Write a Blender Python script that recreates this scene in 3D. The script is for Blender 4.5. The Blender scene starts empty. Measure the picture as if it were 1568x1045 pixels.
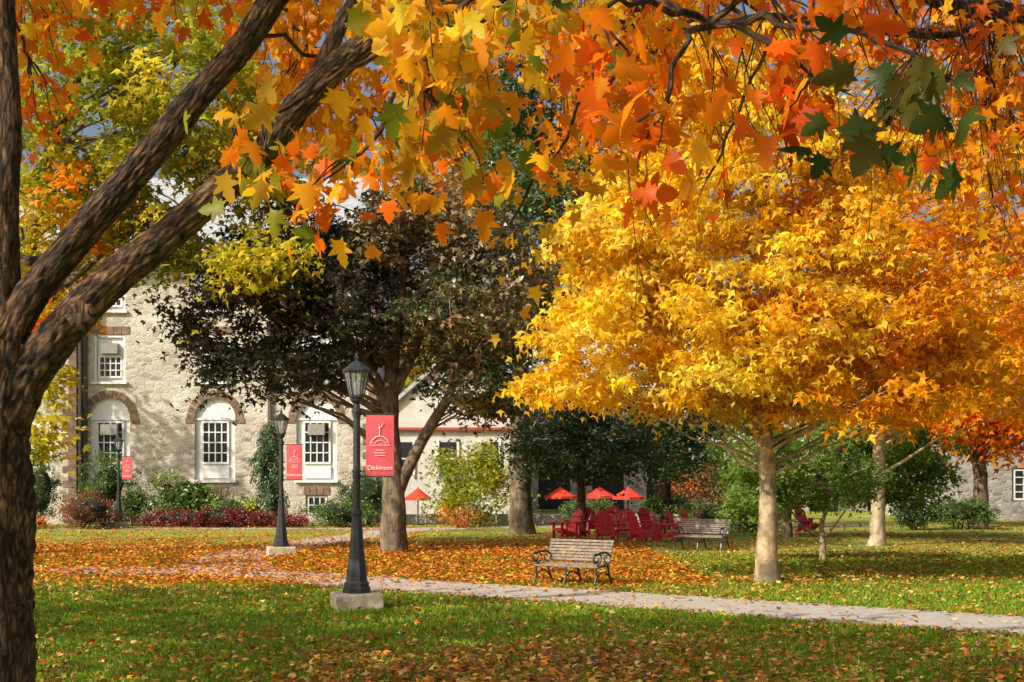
import bpy, math, random
import numpy as np
from mathutils import Vector
rng=np.random.default_rng(11); random.seed(11)
H=2.15; F=2178.0
def S(u,v,d): return np.array([(u-784)*d/F, d, H-(v-728)*d/F])
sc=bpy.context.scene
COL=sc.collection
# ------------------------------------------------------------ materials
def newmat(name):
    m=bpy.data.materials.new(name); m.use_nodes=True
    nt=m.node_tree; nt.nodes.clear()
    o=nt.nodes.new('ShaderNodeOutputMaterial'); return m,nt,o
def nd(nt,t,**k):
    n=nt.nodes.new(t)
    for a,b in k.items():
        if a in n.inputs: n.inputs[a].default_value=b
        else: setattr(n,a,b)
    return n
def rgba(c): return (c[0],c[1],c[2],1)
def ramp(nt,stops,interp='LINEAR'):
    r=nt.nodes.new('ShaderNodeValToRGB'); r.color_ramp.interpolation=interp
    e=r.color_ramp.elements
    while len(e)<len(stops): e.new(0.5)
    for i,(p,c) in enumerate(stops): e[i].position=p; e[i].color=rgba(c)
    return r
def simple(name,c,rough=0.6,var=0.15,scale=8,metal=0,bump=0.1):
    m,nt,o=newmat(name); L=nt.links
    tc=nd(nt,'ShaderNodeTexCoord'); n=nd(nt,'ShaderNodeTexNoise',Scale=scale,Detail=6)
    L.new(tc.outputs['Object'],n.inputs['Vector'])
    r=ramp(nt,[(0.3,[x*(1-var) for x in c]),(0.7,[min(1,x*(1+var)) for x in c])])
    L.new(n.outputs['Fac'],r.inputs['Fac'])
    p=nd(nt,'ShaderNodeBsdfPrincipled',Roughness=rough,Metallic=metal)
    L.new(r.outputs[0],p.inputs['Base Color'])
    b=nd(nt,'ShaderNodeBump',Strength=bump,Distance=0.02); L.new(n.outputs['Fac'],b.inputs['Height']); L.new(b.outputs[0],p.inputs['Normal'])
    L.new(p.outputs[0],o.inputs[0]); return m
def leafmat(name,trans=0.45,gloss=0.05):
    m,nt,o=newmat(name); L=nt.links
    a=nd(nt,'ShaderNodeAttribute'); a.attribute_name='Col'
    d=nd(nt,'ShaderNodeBsdfDiffuse'); t=nd(nt,'ShaderNodeBsdfTranslucent'); g=nd(nt,'ShaderNodeBsdfGlossy',Roughness=0.4)
    L.new(a.outputs['Color'],d.inputs['Color']); 
    gm=nd(nt,'ShaderNodeGamma',Gamma=0.88); L.new(a.outputs['Color'],gm.inputs['Color']); L.new(gm.outputs[0],t.inputs['Color'])
    x=nd(nt,'ShaderNodeMixShader',Fac=trans); L.new(d.outputs[0],x.inputs[1]); L.new(t.outputs[0],x.inputs[2])
    y=nd(nt,'ShaderNodeMixShader',Fac=gloss); L.new(x.outputs[0],y.inputs[1]); L.new(g.outputs[0],y.inputs[2])
    L.new(y.outputs[0],o.inputs[0]); return m
def bark(name,c0,c1,sc_=(14,14,2.5),bump=0.6,crack=0):
    m,nt,o=newmat(name); L=nt.links
    at=nd(nt,'ShaderNodeAttribute'); at.attribute_name='Bk'
    tc=nd(nt,'ShaderNodeTexCoord'); mp=nd(nt,'ShaderNodeMapping'); mp.inputs['Scale'].default_value=sc_
    L.new(at.outputs['Vector'],mp.inputs['Vector'])
    n=nd(nt,'ShaderNodeTexNoise',Scale=1.0,Detail=9,Roughness=0.72,Distortion=0.3); L.new(mp.outputs[0],n.inputs['Vector'])
    n2=nd(nt,'ShaderNodeTexNoise',Scale=3.0,Detail=4); L.new(tc.outputs['Object'],n2.inputs['Vector'])
    r=ramp(nt,[(0.40,c0),(0.50,[a*.55+b*.45 for a,b in zip(c0,c1)]),(0.62,c1)]); L.new(n.outputs['Fac'],r.inputs['Fac'])
    r2=ramp(nt,[(0.3,(0.5,0.5,0.46)),(0.7,(1.4,1.28,1.1))]); L.new(n2.outputs['Fac'],r2.inputs['Fac'])
    mx=nd(nt,'ShaderNodeMixRGB',blend_type='MULTIPLY'); mx.inputs[0].default_value=1; L.new(r.outputs[0],mx.inputs[1]); L.new(r2.outputs[0],mx.inputs[2])
    col=mx.outputs[0]; hgt=n.outputs['Fac']
    if crack:
        dn=nd(nt,'ShaderNodeMixRGB',blend_type='ADD'); dn.inputs[0].default_value=1.1; L.new(mp.outputs[0],dn.inputs[1]); L.new(n.outputs['Color'],dn.inputs[2])
        v=nd(nt,'ShaderNodeTexVoronoi',Scale=crack,Randomness=1); v.feature='DISTANCE_TO_EDGE'; L.new(dn.outputs[0],v.inputs['Vector'])
        cr=ramp(nt,[(0.0,(0.22,0.22,0.22)),(0.2,(1.1,1.1,1.1))]); L.new(v.outputs['Distance'],cr.inputs['Fac'])
        m2=nd(nt,'ShaderNodeMixRGB',blend_type='MULTIPLY'); m2.inputs[0].default_value=1; L.new(col,m2.inputs[1]); L.new(cr.outputs[0],m2.inputs[2]); col=m2.outputs[0]
        ad=nd(nt,'ShaderNodeMath',operation='MULTIPLY'); L.new(cr.outputs[0],ad.inputs[0]); L.new(n.outputs['Fac'],ad.inputs[1]); hgt=ad.outputs[0]
    p=nd(nt,'ShaderNodeBsdfPrincipled',Roughness=0.9); L.new(col,p.inputs['Base Color'])
    b=nd(nt,'ShaderNodeBump',Strength=bump,Distance=0.04); L.new(hgt,b.inputs['Height']); L.new(b.outputs[0],p.inputs['Normal'])
    L.new(p.outputs[0],o.inputs[0]); return m
def stone(name,stops,mortar,sx=2.5,sz=5.6):
    m,nt,o=newmat(name); L=nt.links
    tc=nd(nt,'ShaderNodeTexCoord'); mp=nd(nt,'ShaderNodeMapping'); mp.inputs['Scale'].default_value=(sx,sx,sz)
    nz=nd(nt,'ShaderNodeTexNoise',Scale=5,Detail=3)
    L.new(tc.outputs['Object'],nz.inputs['Vector'])
    ad=nd(nt,'ShaderNodeMixRGB',blend_type='ADD'); ad.inputs[0].default_value=0.12
    L.new(tc.outputs['Object'],ad.inputs[1]); L.new(nz.outputs['Color'],ad.inputs[2]); L.new(ad.outputs[0],mp.inputs['Vector'])
    v=nd(nt,'ShaderNodeTexVoronoi',Scale=1.0,Randomness=0.8); L.new(mp.outputs[0],v.inputs['Vector'])
    e=nd(nt,'ShaderNodeTexVoronoi',Scale=1.0,Randomness=0.8); e.feature='DISTANCE_TO_EDGE'; L.new(mp.outputs[0],e.inputs['Vector'])
    sp=nd(nt,'ShaderNodeSeparateColor'); L.new(v.outputs['Color'],sp.inputs[0])
    r=ramp(nt,stops); L.new(sp.outputs[0],r.inputs['Fac'])
    n=nd(nt,'ShaderNodeTexNoise',Scale=9,Detail=8,Roughness=.7); L.new(tc.outputs['Object'],n.inputs['Vector'])
    nb=nd(nt,'ShaderNodeTexNoise',Scale=.5,Detail=4); L.new(tc.outputs['Object'],nb.inputs['Vector'])
    rr=ramp(nt,[(0.3,(0.68,0.67,0.66)),(0.7,(1.2,1.2,1.2))]); L.new(n.outputs['Fac'],rr.inputs['Fac'])
    rb=ramp(nt,[(0.35,(0.82,0.8,0.78)),(0.65,(1.08,1.08,1.08))]); L.new(nb.outputs['Fac'],rb.inputs['Fac'])
    mu=nd(nt,'ShaderNodeMixRGB',blend_type='MULTIPLY'); mu.inputs[0].default_value=1; L.new(r.outputs[0],mu.inputs[1]); L.new(rr.outputs[0],mu.inputs[2])
    er=ramp(nt,[(0.02,(0,0,0)),(0.10,(1,1,1))]); L.new(e.outputs['Distance'],er.inputs['Fac'])
    mx=nd(nt,'ShaderNodeMixRGB'); L.new(er.outputs[0],mx.inputs[0]); mx.inputs[1].default_value=rgba(mortar); L.new(mu.outputs[0],mx.inputs[2])
    m3=nd(nt,'ShaderNodeMixRGB',blend_type='MULTIPLY'); m3.inputs[0].default_value=1; L.new(mx.outputs[0],m3.inputs[1]); L.new(rb.outputs[0],m3.inputs[2])
    p=nd(nt,'ShaderNodeBsdfPrincipled',Roughness=0.9); L.new(m3.outputs[0],p.inputs['Base Color'])
    b=nd(nt,'ShaderNodeBump',Strength=0.45,Distance=0.04); L.new(er.outputs[0],b.inputs['Height']); L.new(b.outputs[0],p.inputs['Normal'])
    L.new(p.outputs[0],o.inputs[0]); return m

M_leaf=leafmat('autumn_leaf',0.52,0.01); M_dleaf=leafmat('dark_leaf',0.25,0.06); M_grassb=leafmat('grass_blade',0.4,0.015)
M_ground_leaf=leafmat('fallen_leaf',0.15,0.03)
M_barkd=bark('bark_dark',(0.018,0.011,0.008),(0.30,0.17,0.09),(30,30,8),1.0,0.75)
M_barkg=bark('bark_grey',(0.07,0.055,0.04),(0.26,0.20,0.14),(12,12,3))
M_barkp=bark('bark_pale',(0.24,0.18,0.12),(0.52,0.44,0.34),(9,9,5),0.3)
M_barkt=bark('bark_tan',(0.22,0.17,0.11),(0.50,0.40,0.29),(9,9,5),0.3)
M_lime=stone('limestone_rubble',[(0.0,(0.42,0.36,0.28)),(0.3,(0.58,0.52,0.42)),(0.7,(0.70,0.64,0.54)),(1.0,(0.46,0.42,0.37))],(0.62,0.56,0.47))
M_dst=stone('grey_stone',[(0,(0.26,0.24,0.22)),(0.5,(0.40,0.38,0.35)),(1,(0.50,0.48,0.44))],(0.42,0.40,0.37))
M_brown=simple('brownstone',(0.23,0.14,0.10),0.9,0.35,3)
M_white=simple('white_paint',(0.80,0.80,0.78),0.5,0.05)
M_stucco=simple('pale_stucco',(0.62,0.58,0.53),0.85,0.15,2)
M_slate=simple('slate_roof',(0.40,0.41,0.42),0.6,0.3,5)
M_redtrim=simple('red_trim',(0.4,0.06,0.04),0.6)
M_dark=simple('painted_interior_shade',(0.02,0.02,0.022),0.6)
M_iron=simple('black_iron',(0.035,0.038,0.04),0.38,0.3,20)
M_wood=simple('weathered_wood',(0.21,0.175,0.14),0.75,0.45,12)
M_redp=simple('red_painted_wood',(0.55,0.035,0.055),0.4,0.2)
M_umb=simple('red_canvas',(0.72,0.05,0.02),0.8,0.1)
M_ban=simple('banner_cloth',(0.72,0.09,0.11),0.7,0.08,3)
M_conc=simple('concrete_block',(0.48,0.42,0.30),0.9,0.3,9,bump=0.4)
M_ac=simple('ac_grille',(0.3,0.28,0.25),0.6)
M_pot=simple('planter',(0.6,0.58,0.54),0.8)
M_pipe=simple('downspout_paint',(0.12,0.09,0.07),0.6)
m,nt,o=newmat('window_glass'); p=nd(nt,'ShaderNodeBsdfPrincipled',Roughness=0.08); p.inputs['Base Color'].default_value=(0.03,0.035,0.045,1); nt.links.new(p.outputs[0],o.inputs[0]); M_glass=m
m,nt,o=newmat('lantern_glass'); t=nd(nt,'ShaderNodeBsdfTransparent'); t.inputs[0].default_value=(0.85,0.87,0.85,1); d=nd(nt,'ShaderNodeBsdfPrincipled',Roughness=0.15); d.inputs['Base Color'].default_value=(0.5,0.52,0.5,1)
x=nd(nt,'ShaderNodeMixShader',Fac=0.45); nt.links.new(t.outputs[0],x.inputs[1]); nt.links.new(d.outputs[0],x.inputs[2]); nt.links.new(x.outputs[0],o.inputs[0]); M_lglass=m

# ------------------------------------------------------------ mesh helpers
def empty(name,loc=(0,0,0)):
    e=bpy.data.objects.new(name,None); e.location=loc; e.empty_display_size=0.5; COL.objects.link(e); return e
def rawmesh(name,v,f,mat,parent=None,cols=None,smooth=False,bk=None):
    v=np.asarray(v,dtype=np.float32); f=np.asarray(f,dtype=np.int32); k=f.shape[1]
    me=bpy.data.meshes.new(name); me.vertices.add(len(v)); me.vertices.foreach_set('co',v.ravel())
    me.loops.add(f.size); me.loops.foreach_set('vertex_index',f.ravel())
    me.polygons.add(len(f)); me.polygons.foreach_set('loop_start',np.arange(0,f.size,k,dtype=np.int32))
    if smooth: me.polygons.foreach_set('use_smooth',np.ones(len(f),dtype=bool))
    me.update(calc_edges=True)
    if cols is not None:
        a=me.attributes.new('Col','FLOAT_COLOR','POINT')
        c=np.ones((len(v),4),dtype=np.float32); c[:,:3]=cols; a.data.foreach_set('color',c.ravel())
    if bk is not None:
        a=me.attributes.new('Bk','FLOAT_VECTOR','POINT'); a.data.foreach_set('vector',np.asarray(bk,dtype=np.float32).ravel())
    me.materials.append(mat)
    ob=bpy.data.objects.new(name,me); COL.objects.link(ob)
    if parent: ob.parent=parent
    return ob
class B:
    def __init__(s): s.v=[]; s.f=[]
    def add(s,v,f):
        o=len(s.v); s.v+= [tuple(map(float,p)) for p in v]; s.f+=[tuple(int(i)+o for i in q) for q in f]
    def box(s,c,size,rz=0,rx=0):
        hx,hy,hz=[a/2 for a in size]; vs=[]
        for x in(-hx,hx):
            for y in(-hy,hy):
                for z in(-hz,hz):
                    y2=y*math.cos(rx)-z*math.sin(rx); z2=y*math.sin(rx)+z*math.cos(rx)
                    x3=x*math.cos(rz)-y2*math.sin(rz); y3=x*math.sin(rz)+y2*math.cos(rz)
                    vs.append((c[0]+x3,c[1]+y3,c[2]+z2))
        s.add(vs,[(0,1,3,2),(4,6,7,5),(0,4,5,1),(2,3,7,6),(0,2,6,4),(1,5,7,3)])
    def lathe(s,prof,c=(0,0,0),seg=16,ph=0,cap=True):
        vs=[];fs=[]
        for r,z in prof:
            for i in range(seg):
                a=2*math.pi*i/seg+ph; vs.append((c[0]+r*math.cos(a),c[1]+r*math.sin(a),c[2]+z))
        for j in range(len(prof)-1):
            for i in range(seg):
                k=(i+1)%seg; fs.append((j*seg+i,j*seg+k,(j+1)*seg+k,(j+1)*seg+i))
        if cap: fs.append(tuple(range(seg))[::-1]); fs.append(tuple((len(prof)-1)*seg+i for i in range(seg)))
        s.add(vs,fs)
    def tube(s,pts,r,sides=8):
        v,f,_=tube(np.array(pts,float),np.full(len(pts),r) if np.isscalar(r) else np.array(r),sides); s.add(v,f)
        n=len(pts); s.f.append(tuple(range(len(s.v)-sides,len(s.v)))); s.f.append(tuple(range(len(s.v)-n*sides,len(s.v)-n*sides+sides))[::-1])
    def obj(s,name,mat,parent=None,bev=0,smooth=False):
        me=bpy.data.meshes.new(name); me.from_pydata(s.v,[],s.f); me.update(); me.materials.append(mat)
        if smooth:
            for p in me.polygons: p.use_smooth=True
        ob=bpy.data.objects.new(name,me); COL.objects.link(ob)
        if parent: ob.parent=parent
        if bev:
            b=ob.modifiers.new('b','BEVEL'); b.width=bev; b.segments=1
        return ob
def tube(P,R,sides=8,ridge=0,seed=0):
    n=len(P); T=np.gradient(P,axis=0); T/= (np.linalg.norm(T,axis=1,keepdims=True)+1e-9)
    ref=np.array([1.,0,0]) if abs(T[0][0])<0.8 else np.array([0,1.,0])
    a=ref-T[0]*ref.dot(T[0]); a/=np.linalg.norm(a)
    th=np.arange(sides)*2*np.pi/sides; V=np.zeros((n,sides,3)); K=np.zeros((n,sides,3)); dist=0; off=np.array([seed*3.7,P[0][0]*2.1,P[0][2]*1.3]); Rm=float(np.mean(R))
    for i in range(n):
        a=a-T[i]*a.dot(T[i]); a/=np.linalg.norm(a)+1e-9; b=np.cross(T[i],a)
        if i: dist+=np.linalg.norm(P[i]-P[i-1])
        r=R[i]*np.ones(sides)
        if ridge:
            w=th*9+0.5*np.sin(dist*1.7+seed)+0.45*np.sin(dist*6.3+th*3+seed)+.3*np.sin(dist*19+th*5)
            plate=0.5+0.5*np.sin(dist*11+th*4+2.2*np.sin(dist*3.1+th*2))
            r=r*(1+ridge*(np.abs(np.sin(w))-0.5)*(.5+plate)+ridge*0.35*np.sin(dist*23+th*7+2*np.sin(dist*9))+ridge*.35*np.sin(dist*53+th*13)+0.05*np.sin(dist*3.1+th*2+seed)+0.045*np.sin(dist*6.7+th+seed))
        V[i]=P[i]+np.outer(np.cos(th)*r,a)+np.outer(np.sin(th)*r,b)
        K[i]=off+np.stack([np.cos(th)*Rm,np.sin(th)*Rm,np.full(sides,dist)],1)
    V=V.reshape(-1,3)
    i=np.arange(n-1)[:,None]*sides; j=np.arange(sides)[None,:]; k=(j+1)%sides
    f=np.stack([i+j,i+k,i+sides+k,i+sides+j],-1).reshape(-1,4)
    return V,f,K.reshape(-1,3)
def catmull(P,R,step):
    P=np.array(P,float); R=np.array(R,float)
    Q=np.vstack([2*P[0]-P[1],P,2*P[-1]-P[-2]]); out=[];rr=[]
    for i in range(1,len(Q)-2):
        n=max(2,int(np.linalg.norm(Q[i+1]-Q[i])/step))
        for t in np.linspace(0,1,n,endpoint=False):
            out.append(0.5*((2*Q[i])+(-Q[i-1]+Q[i+1])*t+(2*Q[i-1]-5*Q[i]+4*Q[i+1]-Q[i+2])*t*t+(-Q[i-1]+3*Q[i]-3*Q[i+1]+Q[i+2])*t**3))
            rr.append(R[i-1]+(R[i]-R[i-1])*t)
    out.append(P[-1]); rr.append(R[-1]); return np.array(out),np.array(rr)
class Wood:
    def __init__(s): s.v=[];s.f=[];s.k=[];s.n=0
    def add(s,P,R,sides=6,ridge=0,seed=0):
        v,f,k=tube(np.array(P,float),np.array(R,float),sides,ridge,seed); s.v.append(v); s.f.append(f+s.n); s.k.append(k); s.n+=len(v)
    def curve(s,P,R,step=0.15,sides=8,ridge=0,seed=0):
        P,R=catmull(P,R,step); s.add(P,R,sides,ridge,seed); return P
    def limb(s,p0,p2,r0,r1,n=8,sides=5,lift=0.15,wob=0.06):
        p0=np.array(p0);p2=np.array(p2); L=np.linalg.norm(p2-p0); m=(p0+p2)/2+np.array([0,0,lift*L])+rng.normal(0,wob*L,3)
        t=np.linspace(0,1,n)[:,None]; P=(1-t)**2*p0+2*t*(1-t)*m+t*t*p2
        P[1:-1]+=rng.normal(0,0.012*L,(n-2,3)); s.add(P,np.linspace(r0,r1,n),sides); return P
    def obj(s,name,mat,parent): return rawmesh(name,np.vstack(s.v),np.vstack(s.f),mat,parent,smooth=True,bk=np.vstack(s.k))
RH=(np.array([[0,0,0],[.45,.3,.1],[1,0,-.05],[.45,-.3,.1]]),np.array([[0,1,2],[0,2,3]]))
TL=(np.array([[0,0,0],[.35,.55,-.05],[.42,.2,.06],[1.0,0,-.1],[.42,-.2,.06],[.35,-.55,-.05]]),np.array([[0,1,2],[0,2,4],[2,3,4],[0,4,5]]))
def mapleT():
    h=[(0.02,.10),(-.10,.36),(.10,.30),(.16,.50),(.26,.33),(.40,.60),(.50,.70),(.52,.48),(.50,.20),(.66,.33),(.74,.24),(.86,.22)]
    out=[(0,0)]+h+[(1.08,0)]+[(a,-b) for a,b in h[::-1]]
    pts=[(0.36,0,0.04)]+[(a,b,-0.22*b*b-0.1*max(0,a-.4)) for a,b in out]
    n=len(out); return np.array(pts),np.array([[0,1+i,1+(i+1)%n] for i in range(n)])
MP=mapleT()
MP5=(np.array([[.33,0,.03],[0,0,0],[-.06,.35,-.03],[.24,.26,0],[.42,.6,-.1],[.52,.2,0],[1.03,0,-.08],[.52,-.2,0],[.42,-.6,-.1],[.24,-.26,0],[-.06,-.35,-.03]]),np.array([[0,i,i%10+1] for i in range(1,11)]))
def leafgeo(C,size,cols,tmpl,up=0.6,droop=0.3):
    N=len(C); n=rng.normal(size=(N,3)); n[:,2]=np.abs(n[:,2])*1.0+up; n/=np.linalg.norm(n,axis=1,keepdims=True)
    a=rng.normal(size=(N,3)); a[:,2]-=droop*2; a-=n*(a*n).sum(1,keepdims=True); a/=np.linalg.norm(a,axis=1,keepdims=True)+1e-9
    b=np.cross(n,a); T,Fc=tmpl; k=len(T); s=size[:,None,None]
    cur=rng.uniform(0.4,2.2,N)[:,None,None]; wdt=rng.uniform(.75,1.05,N)[:,None,None]
    V=C[:,None,:]+s*(T[None,:,0,None]*a[:,None]+wdt*T[None,:,1,None]*b[:,None]+cur*T[None,:,2,None]*n[:,None])
    f=(Fc[None]+ (np.arange(N)*k)[:,None,None]).reshape(-1,3)
    return V.reshape(-1,3),f,np.repeat(cols,k,axis=0)
def leafobj(name,C,size,cols,tmpl,mat,parent,up=0.6,droop=0.3):
    v,f,c=leafgeo(C,size,cols,tmpl,up,droop); return rawmesh(name,v,f,mat,parent,c)
def pick(pal,n):
    pal=np.array(pal,float); return pal[rng.integers(0,len(pal),n)]
def E(u,v,d,ru,rv,rd,n,pal):
    return (S(u,v,d),np.array([ru*d/F,rd,rv*d/F]),n,pal)
def crown(blobs,per,sig,size,shell=0.35,flat=0.55,jit=0.18):
    Cs=[];Ks=[];Cl=[]
    for c,r,n,pal in blobs:
        q=rng.normal(size=(n,3)); q/=np.linalg.norm(q,axis=1,keepdims=True); rad=rng.uniform(shell,1,n)**0.6*rng.choice([1,1,1,1.15,1.3],n)
        cc=c+q*rad[:,None]*r
        base=pick(pal,n)*rng.uniform(0.72,1.2,(n,1))
        cnt=np.maximum(3,(per*rng.uniform(0.4,1.6,n)).astype(int))
        idx=np.repeat(np.arange(n),cnt); m=len(idx)
        sg=sig*rng.uniform(0.6,1.4,n)[idx][:,None]
        off=rng.normal(size=(m,3))*sg*np.array([1,1,flat]); off[:,2]-=0.35*(off[:,0]**2+off[:,1]**2)/(sig+1e-6)*.5
        p=cc[idx]+off
        col=base[idx]; alt=pick(pal,m); w=rng.uniform(0,0.5,m)[:,None]; col=col*(1-w)+alt*w
        col=col*rng.uniform(1-jit,1+jit,(m,1))
        Cs.append(p);Ks.append(np.clip(col,0.004,0.95));Cl.append(cc)
    P=np.vstack(Cs);K=np.vstack(Ks);sz=size*rng.uniform(0.6,1.3,len(P)); ok=P[:,2]>0.05
    return P[ok],K[ok],sz[ok],np.vstack(Cl)
def tree(name,trunkP,trunkR,blobs,per,sig,size,barkm,leafm,tmpl=RH,nl=70,r0=0.07,sides=12,up=0.6,droop=0.3,shell=0.35,lift=0.1,extra=None,step=0.3,ridge=0.03,flat=0.55,zmin=None):
    root=empty(name,(0,0,0)); w=Wood(); tp=w.curve(trunkP,trunkR,step,sides,ridge)
    allp=[tp]
    if extra:
        for P,R in extra: allp.append(w.curve(P,R,step,max(7,sides-3),ridge))
    P,K,sz,cl=crown(blobs,per,sig,size,shell,flat)
    A=np.vstack(allp); zm=zmin if zmin is not None else trunkP[0][2]+1.5
    A=A[A[:,2]>zm]
    for t in cl[rng.permutation(len(cl))[:nl]]:
        h=np.linalg.norm(A[:,:2]-t[:2],axis=1); cost=np.abs(A[:,2]-(t[2]-0.45*h))+0.6*h
        b=A[np.argmin(cost)]; L=np.linalg.norm(t-b); rr=min(r0,0.010+0.011*L)
        Q=w.limb(b,t,rr,0.006,8,5,lift)
        for _ in range(3):
            q=Q[rng.integers(3,8)]; near=cl[np.argsort(np.linalg.norm(cl-q,axis=1))[rng.integers(1,6)]]
            if np.linalg.norm(near-q)<2.5: w.limb(q,near,rr*0.4,0.005,5,4,0.05)
    w.obj('trunk_and_limbs',barkm,root)
    leafobj('foliage',P,sz,K,tmpl,leafm,root,up,droop); return root

# ------------------------------------------------------------ world, sun, camera
w=bpy.data.worlds.new('World'); sc.world=w; w.use_nodes=True; nt=w.node_tree; bg=nt.nodes['Background']
sky=nt.nodes.new('ShaderNodeTexSky'); sky.sky_type='NISHITA'; sky.sun_disc=False
EL=math.radians(34); hx,hy=0.80,0.60
sky.sun_elevation=EL; sky.sun_rotation=math.atan2(-hx,-hy); sky.dust_density=6; sky.air_density=1.0
nt.links.new(sky.outputs[0],bg.inputs[0]); bg.inputs[1].default_value=0.14
sun=bpy.data.lights.new('sun','SUN'); sun.energy=5.0; sun.angle=math.radians(0.5); sun.color=(1.0,0.94,0.80)
so=bpy.data.objects.new('sun',sun); COL.objects.link(so)
dr=Vector((hx*math.cos(EL),hy*math.cos(EL),-math.sin(EL))); so.rotation_euler=dr.to_track_quat('-Z','Y').to_euler(); so.location=(-20,-20,30)
cam=bpy.data.cameras.new('camera'); co=bpy.data.objects.new('camera',cam); COL.objects.link(co); sc.camera=co
co.location=(0,0,H); co.rotation_euler=(math.radians(90),0,0); cam.lens=50; cam.sensor_width=36; cam.shift_y=205.5/1568; cam.clip_end=2000
sc.view_settings.view_transform='Standard'; sc.view_settings.look='None'; sc.view_settings.exposure=0

# ------------------------------------------------------------ ground
m,nt,o=newmat('lawn'); L=nt.links; tc=nd(nt,'ShaderNodeTexCoord')
n1=nd(nt,'ShaderNodeTexNoise',Scale=0.35,Detail=5); n2=nd(nt,'ShaderNodeTexNoise',Scale=28,Detail=4); n3=nd(nt,'ShaderNodeTexNoise',Scale=0.16,Detail=6,Roughness=0.65)
for n in(n1,n2,n3): L.new(tc.outputs['Object'],n.inputs['Vector'])
r1=ramp(nt,[(0.3,(0.12,0.21,0.012)),(0.55,(0.25,0.33,0.02)),(0.75,(0.40,0.41,0.035))]); L.new(n1.outputs['Fac'],r1.inputs['Fac'])
r2=ramp(nt,[(0.3,(0.5,0.5,0.5)),(0.7,(1.35,1.35,1.35))]); L.new(n2.outputs['Fac'],r2.inputs['Fac'])
mu=nd(nt,'ShaderNodeMixRGB',blend_type='MULTIPLY'); mu.inputs[0].default_value=1; L.new(r1.outputs[0],mu.inputs[1]); L.new(r2.outputs[0],mu.inputs[2])
v=nd(nt,'ShaderNodeTexVoronoi',Scale=7.5); L.new(tc.outputs['Object'],v.inputs['Vector'])
sp=nd(nt,'ShaderNodeSeparateColor'); L.new(v.outputs['Color'],sp.inputs[0])
lr=ramp(nt,[(0,(0.35,0.10,0.02)),(0.4,(0.5,0.22,0.04)),(0.7,(0.22,0.10,0.04)),(1,(0.6,0.36,0.07))]); L.new(sp.outputs[1],lr.inputs['Fac'])
mr=nd(nt,'ShaderNodeMapRange'); mr.inputs[1].default_value=0.40; mr.inputs[2].default_value=0.70; mr.inputs[3].default_value=0.03; mr.inputs[4].default_value=0.5; L.new(n3.outputs['Fac'],mr.inputs[0])
lt=nd(nt,'ShaderNodeMath',operation='LESS_THAN'); L.new(sp.outputs[0],lt.inputs[0]); L.new(mr.outputs[0],lt.inputs[1])
mx=nd(nt,'ShaderNodeMixRGB'); L.new(lt.outputs[0],mx.inputs[0]); L.new(mu.outputs[0],mx.inputs[1]); L.new(lr.outputs[0],mx.inputs[2])
p=nd(nt,'ShaderNodeBsdfPrincipled',Roughness=0.95); L.new(mx.outputs[0],p.inputs['Base Color'])
b=nd(nt,'ShaderNodeBump',Strength=0.6,Distance=0.05); L.new(n2.outputs['Fac'],b.inputs['Height']); L.new(b.outputs[0],p.inputs['Normal'])
L.new(p.outputs[0],o.inputs[0]); M_lawn=m
g=B(); g.add([(-600,-100,0),(600,-100,0),(600,900,0),(-600,900,0)],[(0,1,2,3)]); g.obj('ground',M_lawn)
# paths
m,nt,o=newmat('path_concrete'); L=nt.links; tc=nd(nt,'ShaderNodeTexCoord')
n=nd(nt,'ShaderNodeTexNoise',Scale=3,Detail=8,Roughness=0.7); n0=nd(nt,'ShaderNodeTexNoise',Scale=60,Detail=2)
L.new(tc.outputs['Object'],n.inputs['Vector']); L.new(tc.outputs['Object'],n0.inputs['Vector'])
r=ramp(nt,[(0.3,(0.38,0.33,0.28)),(0.7,(0.54,0.49,0.43))]); L.new(n.outputs['Fac'],r.inputs['Fac'])
r0_=ramp(nt,[(0.3,(0.75,0.75,0.75)),(0.7,(1.15,1.15,1.15))]); L.new(n0.outputs['Fac'],r0_.inputs['Fac'])
mu=nd(nt,'ShaderNodeMixRGB',blend_type='MULTIPLY'); mu.inputs[0].default_value=1; L.new(r.outputs[0],mu.inputs[1]); L.new(r0_.outputs[0],mu.inputs[2])
p=nd(nt,'ShaderNodeBsdfPrincipled',Roughness=0.9); L.new(mu.outputs[0],p.inputs['Base Color']); L.new(p.outputs[0],o.inputs[0]); M_path=m
PATHS=[([(14,15.2),(10.2,18.0),(7.3,20.2),(4.2,22.7),(1.2,25.2),(-2,27.6),(-5,30.3),(-9,31.8),(-16,32.4),(-26,33)],1.3),
       ([(-6,30.8),(-7.2,36),(-6.8,42),(-5.3,50),(-3.5,56.5),(4,60),(16,61)],1.1),
       ([(-34,57.6),(-20,57.8),(-12,57.6),(-3.5,57)],0.7)]
PD=[]
for i,(pp,hw) in enumerate(PATHS):
    P,_=catmull([(a,b,0) for a,b in pp],[1]*len(pp),0.6); T=np.gradient(P,axis=0); T/=np.linalg.norm(T,axis=1,keepdims=True)
    N=np.stack([-T[:,1],T[:,0],0*T[:,0]],1); wv=hw*(1+0.03*rng.normal(size=(len(P),1)))
    A=P+N*wv;C=P-N*wv; V=np.empty((2*len(P),3)); V[0::2]=A;V[1::2]=C; V[:,2]=0.012-0.004*i
    k=np.arange(len(P)-1)*2; rawmesh('path',V,np.stack([k,k+1,k+3,k+2],1),M_path); PD.append((P[:,:2],hw))
def pathdist(X):
    d=np.full(len(X),9e9)
    for P,hw in PD:
        for s in range(0,len(X),20000):
            q=X[s:s+20000]; dd=np.sqrt(((q[:,None]-P[None])**2).sum(2)).min(1)-hw; d[s:s+20000]=np.minimum(d[s:s+20000],dd)
    return d
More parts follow.
